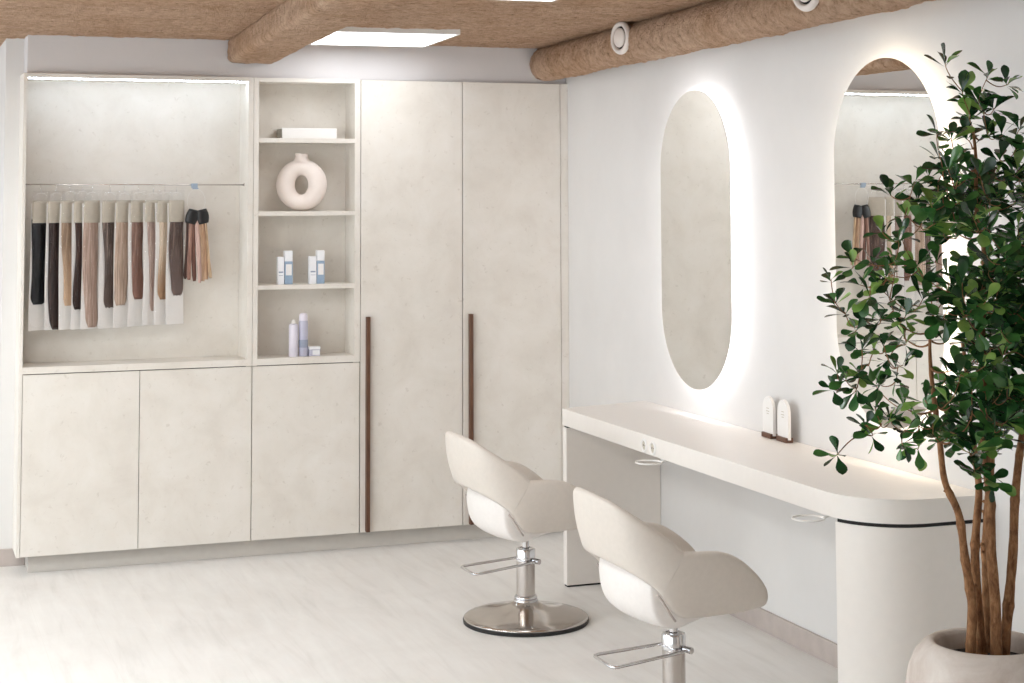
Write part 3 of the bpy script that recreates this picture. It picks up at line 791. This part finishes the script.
ROSETTES = [
    (-0.168, -0.050, 2.226), (-0.104, -0.040, 2.145), (0.032, 0.020, 2.196), (0.092, 0.000, 2.172), (-0.003, 0.020, 2.123), (-0.075, -0.030, 2.065),
    (0.014, 0.020, 2.087), (0.022, -0.020, 2.097), (-0.235, -0.100, 2.014), (-0.160, -0.060, 2.004), (-0.062, 0.000, 2.004), (0.034, 0.030, 2.018),
    (0.066, 0.000, 2.017), (0.165, 0.050, 2.041), (-0.213, -0.080, 1.945), (0.112, 0.000, 1.972), (-0.412, -0.120, 1.844), (-0.361, -0.120, 1.784),
    (-0.294, -0.080, 1.823), (-0.268, -0.100, 1.895), (-0.177, -0.050, 1.881), (-0.103, -0.020, 1.926), (0.068, 0.020, 1.942), (0.117, 0.000, 1.912),
    (-0.345, -0.150, 1.875), (-0.250, -0.120, 1.823), (-0.074, 0.050, 1.837), (-0.437, -0.200, 1.713), (-0.501, -0.220, 1.736), (-0.653, -0.200, 1.609),
    (-0.653, -0.220, 1.545), (-0.556, -0.150, 1.635), (-0.562, -0.200, 1.591), (-0.534, -0.120, 1.662), (-0.522, -0.200, 1.653), (-0.510, -0.250, 1.611),
    (-0.562, -0.250, 1.558), (-0.448, -0.200, 1.652), (-0.467, -0.200, 1.547), (-0.592, -0.220, 1.467), (-0.538, -0.200, 1.488), (-0.611, -0.200, 1.518),
    (-0.512, -0.220, 1.500), (-0.387, -0.150, 1.492), (-0.590, -0.250, 1.418), (-0.524, -0.200, 1.414), (-0.489, -0.200, 1.424), (-0.356, -0.100, 1.411),
    (-0.666, -0.250, 1.361), (-0.685, -0.250, 1.317), (-0.641, -0.250, 1.339), (-0.585, -0.220, 1.347), (-0.541, -0.200, 1.368), (-0.608, -0.240, 1.304),
    (-0.504, -0.200, 1.315), (-0.436, -0.180, 1.329), (-0.416, -0.180, 1.364), (-0.676, -0.250, 1.140), (-0.566, -0.220, 1.211), (-0.560, -0.240, 1.184),
    (-0.506, -0.200, 1.206), (-0.474, -0.200, 1.223), (-0.521, -0.200, 1.253), (-0.413, -0.180, 1.185), (-0.421, -0.180, 1.144), (-0.356, -0.150, 1.123),
    (-0.351, -0.150, 1.192), (-0.307, -0.120, 1.256), (-0.253, -0.100, 1.138), (-0.282, -0.120, 1.171), (-0.198, -0.080, 1.156), (-0.093, 0.000, 1.117),
    (-0.095, -0.050, 1.037), (-0.068, -0.060, 1.014), (-0.030, -0.040, 0.988), (-0.125, -0.080, 1.100), (0.031, 0.000, 1.154), (0.064, 0.020, 1.180),
    (-0.058, -0.050, 1.121), (0.095, 0.000, 1.166), (0.119, 0.000, 1.239), (-0.017, -0.080, 1.253), (-0.172, -0.238, 1.667), (0.286, 0.153, 1.510),
    (-0.029, -0.146, 1.413), (0.260, -0.127, 1.754), (0.137, 0.009, 1.214), (-0.040, 0.100, 1.180), (-0.179, -0.221, 1.897), (0.319, 0.113, 1.394),
    (-0.336, -0.003, 1.605), (0.161, -0.089, 1.879), (0.228, 0.188, 1.460), (-0.149, -0.022, 1.835), (-0.200, -0.268, 1.541), (0.126, 0.121, 1.543),
    (0.277, 0.176, 1.613), (0.283, -0.083, 1.554), (0.254, 0.098, 1.263), (0.279, -0.110, 1.586), (0.185, 0.202, 1.063), (0.076, 0.050, 1.648),
    (0.363, -0.029, 1.827), (0.101, -0.008, 1.705), (-0.182, -0.065, 1.138), (0.167, 0.114, 1.435), (0.049, 0.093, 1.732), (-0.144, -0.093, 1.550),
    (-0.188, -0.209, 1.456), (-0.134, 0.051, 1.803), (0.033, 0.028, 1.340), (0.125, 0.109, 1.364), (-0.112, -0.244, 1.655), (-0.286, -0.227, 1.911),
    (0.314, 0.156, 1.335), (0.145, -0.024, 1.472), (0.336, 0.173, 1.756), (0.173, -0.166, 1.259), (0.185, -0.069, 1.751), (0.182, 0.019, 1.390),
    (0.294, -0.079, 1.579), (0.008, -0.226, 1.660), (-0.319, -0.139, 1.544), (0.354, 0.125, 1.575), (0.090, 0.077, 1.342), (0.163, 0.036, 1.186),
    (0.301, -0.050, 1.689), (0.205, -0.105, 1.334), (-0.276, -0.192, 1.257), (-0.277, -0.045, 1.632), (0.045, -0.241, 1.534), (0.124, -0.182, 1.293),
    (-0.022, 0.168, 1.080), (-0.240, -0.149, 1.596), (-0.043, 0.045, 1.212), (0.157, -0.035, 1.189), (-0.081, 0.043, 1.723), (0.308, 0.148, 1.624),
    (-0.068, -0.045, 1.367), (0.160, -0.176, 1.403), (0.253, 0.094, 1.377), (0.176, -0.079, 1.176), (0.075, 0.013, 1.888), (0.013, 0.118, 1.337),
    (0.047, -0.086, 1.738), (0.064, 0.127, 1.488), (0.035, -0.129, 1.528), (-0.001, 0.082, 1.631), (0.268, 0.101, 1.779), (-0.397, -0.048, 1.568),
    (0.124, 0.049, 1.442), (-0.275, -0.262, 1.816), (0.263, 0.077, 1.238), (0.263, -0.060, 1.495), (0.035, -0.000, 1.121), (0.181, -0.056, 1.445),
    (-0.072, -0.272, 1.276), (0.294, 0.182, 1.741), (0.187, -0.143, 1.896), (0.027, -0.007, 1.226), (-0.129, -0.241, 1.307), (0.209, -0.124, 1.482),
    (-0.109, -0.238, 1.267), (-0.158, -0.004, 1.731), (0.002, -0.120, 1.494), (-0.142, -0.034, 1.806), (0.236, 0.062, 1.204), (0.362, 0.024, 1.198),
    (-0.089, 0.080, 1.289), (0.322, -0.047, 1.874), (0.219, -0.111, 1.656), (0.289, -0.076, 1.672), (0.146, 0.032, 1.356), (-0.207, -0.216, 1.535),
    (0.130, -0.219, 1.383), (-0.387, -0.053, 1.605), (0.026, -0.133, 1.635), (-0.249, -0.229, 1.599), (-0.038, 0.114, 1.924), (0.138, -0.042, 1.340),
    (0.127, 0.150, 1.703), (-0.142, -0.205, 1.623), (0.099, -0.102, 1.598), (0.310, 0.044, 1.762), (-0.169, -0.132, 1.101), (0.024, 0.076, 1.888),
    (0.076, -0.018, 1.379), (-0.028, -0.115, 1.376), (0.198, -0.074, 1.253), (-0.015, -0.258, 1.601), (-0.174, -0.232, 1.745), (-0.346, -0.231, 1.808),
    (-0.049, -0.169, 1.613), (0.153, 0.174, 1.878), (-0.015, -0.105, 1.512), (0.338, 0.150, 1.578), (0.094, 0.005, 1.676), (0.153, -0.115, 1.203),
    (0.098, -0.017, 1.821), (-0.187, -0.040, 1.531), (-0.231, -0.217, 1.500), (0.319, 0.059, 1.763), (-0.151, -0.059, 1.566), (-0.104, -0.194, 1.539),
    (-0.279, -0.259, 1.878), (-0.099, -0.148, 1.722), (0.223, 0.171, 1.441), (-0.210, -0.135, 1.340), (0.302, 0.169, 1.815), (0.112, 0.056, 1.553),
    (-0.145, -0.007, 1.716), (0.126, -0.202, 1.459), (0.017, -0.013, 1.222), (0.337, 0.152, 1.309), (-0.252, -0.239, 1.551), (0.328, 0.053, 1.391),
    (0.127, -0.080, 1.788), (0.115, -0.032, 1.537), (-0.053, 0.048, 1.830), (0.047, 0.044, 1.886), (-0.287, 0.023, 1.216), (-0.394, 0.000, 1.290),
    (0.047, 0.009, 1.206), (0.091, 0.116, 1.067), (0.103, -0.172, 1.596), (-0.343, -0.038, 1.468), (0.182, -0.039, 1.252), (0.034, -0.155, 1.356),
    (-0.195, -0.079, 1.227), (0.093, 0.135, 1.865), (-0.410, -0.081, 1.362), (-0.001, -0.107, 1.449), (-0.098, -0.194, 1.452), (0.155, 0.125, 1.573),
    (-0.273, -0.232, 1.861), (0.206, 0.179, 1.465), (0.248, 0.005, 1.239), (0.200, 0.051, 1.521), (0.334, 0.066, 1.636), (0.086, -0.025, 1.897),
    (-0.100, -0.161, 1.826), (0.283, 0.122, 1.536), (-0.092, -0.143, 1.586), (0.002, 0.078, 1.344), (0.240, 0.140, 1.597), (0.019, -0.098, 1.686),
    (-0.037, 0.019, 1.865), (-0.013, -0.027, 1.826), (0.225, 0.066, 1.829), (0.201, -0.036, 1.167), (0.130, 0.105, 1.425), (0.033, -0.185, 1.489),
    (0.167, 0.071, 1.438), (0.166, 0.209, 1.371), (0.176, 0.023, 1.197), (-0.176, -0.130, 1.553), (-0.289, -0.059, 1.635), (0.274, 0.182, 1.677),
    (0.011, -0.004, 1.165), (-0.209, -0.235, 1.737), (-0.303, -0.224, 1.828), (-0.020, -0.011, 1.830), (-0.111, 0.093, 1.263), (0.106, 0.102, 1.141),
    (0.136, 0.026, 1.168), (0.357, 0.023, 1.720), (-0.134, -0.027, 1.456), (0.128, 0.132, 1.178), (0.001, -0.018, 1.167), (-0.144, -0.183, 1.239),
    (-0.161, 0.082, 1.562), (0.306, 0.162, 1.482), (0.301, 0.092, 1.307), (0.345, 0.099, 1.469), (-0.082, -0.077, 1.153), (-0.047, -0.095, 1.197),
    (-0.128, -0.210, 1.541), (0.088, 0.121, 1.283), (0.161, -0.010, 1.515), (-0.104, -0.223, 1.201), (0.335, 0.193, 1.398), (-0.328, -0.076, 1.506),
    (0.017, -0.171, 1.467), (-0.235, -0.267, 1.775), (-0.254, -0.142, 1.485), (0.128, 0.004, 1.451), (0.199, 0.026, 1.836), (0.366, 0.158, 1.738),
    (0.037, 0.106, 1.794), (-0.110, -0.215, 1.576), (-0.059, 0.172, 1.733), (0.119, 0.024, 1.483), (-0.183, -0.236, 1.359), (0.259, 0.146, 1.436),
    (0.303, 0.058, 1.656), (0.080, 0.088, 1.245), (0.028, -0.094, 1.434), (0.073, -0.090, 1.541), (0.179, -0.124, 1.571), (0.199, 0.042, 1.765),
    (-0.029, -0.064, 1.592), (0.233, 0.145, 1.894), (-0.074, -0.171, 1.829), (-0.109, -0.138, 1.598), (-0.028, -0.163, 1.223), (-0.185, -0.185, 1.129),
    (0.234, -0.079, 1.476), (0.106, -0.067, 1.595), (-0.175, -0.262, 1.181), (0.203, -0.175, 1.218), (0.134, 0.143, 1.389), (0.077, 0.022, 1.256),
    (0.047, -0.202, 1.719), (0.022, 0.010, 1.797), (0.201, 0.013, 1.325), (0.246, -0.095, 1.228), (0.162, -0.143, 1.796), (-0.042, -0.060, 1.389),
    (-0.009, -0.140, 1.192), (-0.074, -0.016, 1.405), (-0.181, -0.169, 1.286), (-0.104, -0.236, 1.307), (-0.095, -0.020, 1.454), (-0.086, 0.145, 1.632),
    (0.330, 0.185, 1.921), (0.163, 0.205, 1.440), (-0.005, 0.196, 1.250), (-0.258, -0.223, 1.336), (0.343, 0.090, 1.919), (-0.111, -0.017, 1.175),
    (-0.146, 0.023, 1.140), (-0.101, 0.024, 1.243), (-0.187, -0.159, 1.194), (0.330, 0.034, 1.149), (0.111, -0.089, 1.252), (0.130, -0.123, 1.185),
    (0.071, -0.060, 1.338), (0.209, 0.213, 1.131), (0.363, 0.183, 1.691), (0.129, 0.181, 1.550), (0.280, 0.198, 1.801), (0.079, -0.075, 1.488),
    (0.263, -0.070, 1.337), (0.316, 0.054, 1.542), (-0.111, 0.008, 1.234), (0.045, -0.248, 1.202), (-0.091, -0.071, 1.342), (-0.221, -0.124, 1.561),
    (-0.331, -0.224, 1.758), (0.348, 0.066, 1.281), (-0.166, -0.041, 1.419), (0.236, -0.069, 1.176), (-0.231, 0.100, 1.411), (0.178, -0.111, 1.187),
    (0.024, -0.232, 1.463), (-0.081, -0.036, 1.610), (0.077, 0.196, 1.788), (0.162, 0.109, 1.516), (0.088, -0.212, 1.275), (0.080, 0.171, 1.566),
    (0.024, -0.041, 1.176), (-0.210, -0.179, 1.511), (0.151, 0.079, 1.642), (0.140, 0.186, 1.887), (0.049, -0.042, 1.202), (0.175, 0.022, 1.391),
    (0.181, -0.054, 1.286), (-0.130, -0.167, 1.207), (-0.065, 0.045, 1.796), (0.224, 0.117, 1.816), (0.083, 0.058, 1.785), (0.359, 0.188, 1.720),
    (0.130, -0.181, 1.738), (-0.363, -0.107, 1.722), (0.193, -0.077, 1.190), (0.063, 0.178, 1.820), (-0.313, -0.133, 1.758), (-0.122, -0.033, 1.764),
]

def leaf_mats():
    out = []
    for nm, a, b in (('leaf_dark', (22, 54, 30), (44, 86, 46)), ('leaf_mid', (44, 90, 44), (76, 126, 62)), ('leaf_light', (104, 150, 66), (150, 182, 98))):
        g = N(nm); g.set(Roughness=.24, Specular_IOR_Level=.6)
        f = g.noise(g.coord('Object'), 22, 4)
        g.col(g.ramp(f, [(.3, lin(a)), (.7, lin(b))])); out.append(g.m)
    return out
def bark_mat():
    g = N('brown_bark'); g.set(Roughness=.85, Specular_IOR_Level=.2)
    v = g.coord('Object', (1, 1, .35)); f = g.noise(v, 60, 6, .7, .4)
    g.col(g.ramp(f, [(.28, lin((74, 48, 32))), (.5, lin((134, 96, 66))), (.75, lin((172, 134, 98)))])); g.bump(f, .6, .006); return g.m
def pot_mat():
    g = N('pale_stone_pot'); g.set(Roughness=.85, Specular_IOR_Level=.2)
    v = g.coord('Object'); f = g.noise(v, 7, 7, .65, .6); f2 = g.noise(v, 60, 5, .7)
    g.col(g.ramp(f, [(.3, lin((182, 168, 158))), (.5, lin((204, 194, 186))), (.72, lin((218, 211, 204)))])); g.bump(f2, .35, .004); return g.m
LEAF, BARK = leaf_mats(), bark_mat()
pl = thing('potted_tree', 'tall rubbery-leaved tree with bare brown stems in a round stone pot', 'potted tree', (-.427, -4.41, 0))
prof = [(0, .002), (.13, .002), (.15, .006), (.178, .05), (.203, .13), (.219, .22), (.225, .30), (.222, .37), (.212, .425), (.195, .465), (.172, .492), (.155, .502), (.146, .503), (.139, .498), (.136, .488), (.134, .43), (.134, .40)]
prof = [(r*1.06, h*1.055) for r, h in prof]
PO = (-.035, 0, 0)
obj('pot', lathe(bmesh.new(), prof, 72, 'Z', PO), pot_mat(), pl, smooth=True)
soil = N('dark_soil'); soil.set(Roughness=.95); f = soil.noise(soil.coord('Object'), 90, 5, .7)
soil.col(soil.ramp(f, [(.3, lin((26, 21, 18))), (.7, lin((58, 46, 38)))])); soil.bump(f, .8, .01)
bm = bmesh.new(); loops = []
obj('soil', lathe(bmesh.new(), [(0, .482), (.05, .482), (.10, .479), (.1405, .474), (.1405, .44), (0, .44)], 40, 'Z', PO), soil.m, pl, smooth=True)

def smooth_path(pts, sub=6):
    P = [Vector(p) for p in pts]; out = []
    for i in range(len(P)-1):
        p0, p1, p2, p3 = P[max(0, i-1)], P[i], P[i+1], P[min(len(P)-1, i+2)]
        for k in range(sub):
            t = k/sub
            out.append(.5*((2*p1)+(p2-p0)*t+(2*p0-5*p1+4*p2-p3)*t*t+(3*p1-p0-3*p2+p3)*t**3))
    out.append(P[-1]); return out
nodes = []      # (point, trunk?) anything a twig can grow from
R0 = {'t1': .0165, 't2': .0185, 't3': .0150, 't4': .0185, 't5': .0175}
R1 = {'t1': .0036, 't2': .0050, 't3': .0045, 't4': .0040, 't5': .0060}
for key, pts in TRUNKS.items():
    sp = smooth_path(pts, 8); n = len(sp); rn = random.Random(key)
    knots = {rn.randrange(4, n-4) for _ in range(7)}
    rad = []
    for i in range(n):
        f = i/(n-1); r = R0[key]+(R1[key]-R0[key])*f**.9
        r *= 1+.10*noise.noise(sp[i]*24)
        r *= 1+sum(.20*math.exp(-((i-q)/.9)**2) for q in knots)
        rad.append(r)
    tk = obj('trunk', tube(bmesh.new(), sp, rad, 14), BARK, pl, smooth=True)
    for q in sorted(knots)[:5]:
        a = rn.uniform(0, 2*PI); d = Vector((math.cos(a), math.sin(a), .55))
        if sp[q].z < .55: continue
        obj('twig_stub', tube(bmesh.new(), [sp[q], sp[q]+d*(rad[q]+.005)], [.0055, .0040], 8), BARK, tk, smooth=True)
    for i in range(n):
        if sp[i].z > 1.05: nodes.append((sp[i], rad[i]))

rn = random.Random(4)
ros = [Vector(p) for p in ROSETTES]
nodes = [(q, r, None) for q, r in nodes]
order = sorted(ros, key=lambda p: min((p-q).length for q, r, b in nodes))
BR = []          # each primary branch: its own mesh, and the mesh of its leaves
tips = []
for p in order:
    best = None
    for q, r, b in nodes:
        d = p-q
        cost = d.length + max(0, (q.z-p.z))*.45 + max(0, .03-d.length)*9
        if best is None or cost < best[0]: best = (cost, q, r, b)
    q, r, b = best[1:]
    if b is None:
        BR.append((bmesh.new(), bmesh.new())); b = len(BR)-1
    d = p-q
    c1 = q+d*.35+Vector((0, 0, -.02-.06*d.length))*(1 if d.z > -.02 else -1.2)+Vector((rn.uniform(-.02, .02), rn.uniform(-.02, .02), 0))
    c2 = q+d*.75+Vector((rn.uniform(-.015, .015), rn.uniform(-.015, .015), -.012))
    path = []
    for k in range(9):
        t = k/8
        path.append(q*(1-t)**3+c1*3*t*(1-t)**2+c2*3*t*t*(1-t)+p*t**3)
    r0 = min(.0042, max(.0018, r*.75))
    tube(BR[b][0], path, [r0+(.0013-r0)*k/8 for k in range(9)], 6)
    for k in (3, 5, 7, 8): nodes.append((path[k], r0+(.0013-r0)*k/8, b))
    tips.append((p, (path[8]-path[6]).normalized(), path, b))

def add_leaf(bm, base, axis, up, L, W, mat, droop, fold):
    axis = axis.normalized(); side = axis.cross(up)
    if side.length < 1e-4: side = axis.cross(Vector((.3, .9, .1)))
    side.normalize(); nrm = side.cross(axis).normalized()
    prof = [(0, .05), (.14, .13), (.32, .34), (.52, .72), (.70, .98), (.84, .94), (.94, .62), (1.0, .10)]
    rows = []
    for f, w in prof:
        c = base+axis*(f*L)+nrm*(-droop*L*f*f)
        hw = w*W*.5
        rows.append([bm.verts.new(c-side*hw+nrm*fold*hw), bm.verts.new(c), bm.verts.new(c+side*hw+nrm*fold*hw)])
    for a, b in zip(rows, rows[1:]):
        for k in (0, 1):
            fc = bm.faces.new((a[k], a[k+1], b[k+1], b[k])); fc.material_index = mat; fc.smooth = True
WALLX = .427-.02
for p, ax, path, bi in tips:
    bml = BR[bi][1]
    nl = rn.choice((5, 6, 6, 7, 7)) if p.x > -.16 else rn.choice((5, 5, 6))
    base_a = rn.uniform(0, 2*PI)
    axu = (ax+Vector((0, -.25, .45))).normalized()
    s = axu.cross(Vector((.2, .4, .9))).normalized(); t2 = axu.cross(s)
    for k in range(nl):
        a = base_a+k*2.399
        sp_ = rn.uniform(.6, 1.45) if k else .3
        d = axu*math.cos(sp_)+(s*math.cos(a)+t2*math.sin(a))*math.sin(sp_)
        d = (d+Vector((0, 0, rn.uniform(-.15, .1)))).normalized()
        L = rn.uniform(.050, .078)*(.8 if p.x < -.36 else 1); W = L*rn.uniform(.45, .57)
        m = rn.choices((0, 1, 2), (.45, .38, .17))[0]
        b = p+d*.004-axu*rn.uniform(0, .014)
        if b.x+d.x*L > WALLX: continue
        up = (Vector((-.15, -.35, 1))+Vector((rn.uniform(-.6, .6), rn.uniform(-.6, .6), 0))).normalized()
        add_leaf(bml, b, d, up, L, W, m, rn.uniform(.0, .30), rn.uniform(.1, .4))
    for k in range(rn.choice((1, 2, 2, 3)) if p.x > -.16 else rn.choice((0, 1, 1))):       # leaves along the twig
        i = rn.choice((3, 4, 5, 6, 7)); b = path[i]; a = rn.uniform(0, 2*PI)
        d = (axu*.4+s*math.cos(a)+t2*math.sin(a)).normalized(); L = rn.uniform(.042, .066)
        if b.x+d.x*L > WALLX or b.z < 1.0: continue
        add_leaf(bml, b, d, Vector((rn.uniform(-.5, .3), rn.uniform(-.6, .2), 1)), L, L*.54, rn.choices((0, 1, 2), (.5, .38, .12))[0], rn.uniform(0, .3), rn.uniform(.1, .35))
for bb, bl in BR:
    br = obj('branch', bb, BARK, pl, smooth=True)
    if not bl.verts: bl.free(); continue
    me = bpy.data.meshes.new('leaves'); bl.to_mesh(me); bl.free()
    for m in LEAF: me.materials.append(m)
    fo = bpy.data.objects.new('leaves', me); COL.objects.link(fo); fo.parent = br

# ------------------------------------------------------------------ light, camera
w = bpy.data.worlds.new('daylight'); SC.world = w; w.use_nodes = True
w.node_tree.nodes['Background'].inputs[0].default_value = (.86, .94, 1.0, 1)
w.node_tree.nodes['Background'].inputs[1].default_value = 2.0

cam = bpy.data.cameras.new('camera'); co = bpy.data.objects.new('camera', cam); COL.objects.link(co)
F, pitch, roll, yaw, pcy = 1699.0404, .0703, -.0034, .3496, 74.0862
cam.sensor_fit = 'HORIZONTAL'; cam.sensor_width = 36; cam.lens = 36*F/1024
cam.shift_y = -(341.5-pcy)/1024
cam.clip_start = .05; cam.clip_end = 100
fw = Vector((math.sin(yaw)*math.cos(pitch), math.cos(yaw)*math.cos(pitch), math.sin(pitch)))
rt = Vector((math.cos(yaw), -math.sin(yaw), 0)); up = rt.cross(fw)
r2 = rt*math.cos(roll)+up*math.sin(roll); u2 = -rt*math.sin(roll)+up*math.cos(roll)
co.matrix_world = Matrix(((r2.x, u2.x, -fw.x, -3.5084), (r2.y, u2.y, -fw.y, -8.7198), (r2.z, u2.z, -fw.z, 1.8454), (0, 0, 0, 1)))
SC.camera = co
vs = SC.view_settings
vs.view_transform = 'Standard'; vs.look = 'None'; vs.exposure = .32; vs.gamma = 1; vs.use_curve_mapping = False
SC.cycles.max_bounces = 12; SC.cycles.diffuse_bounces = 6; SC.cycles.transparent_max_bounces = 24
SC.cycles.sample_clamp_indirect = 8
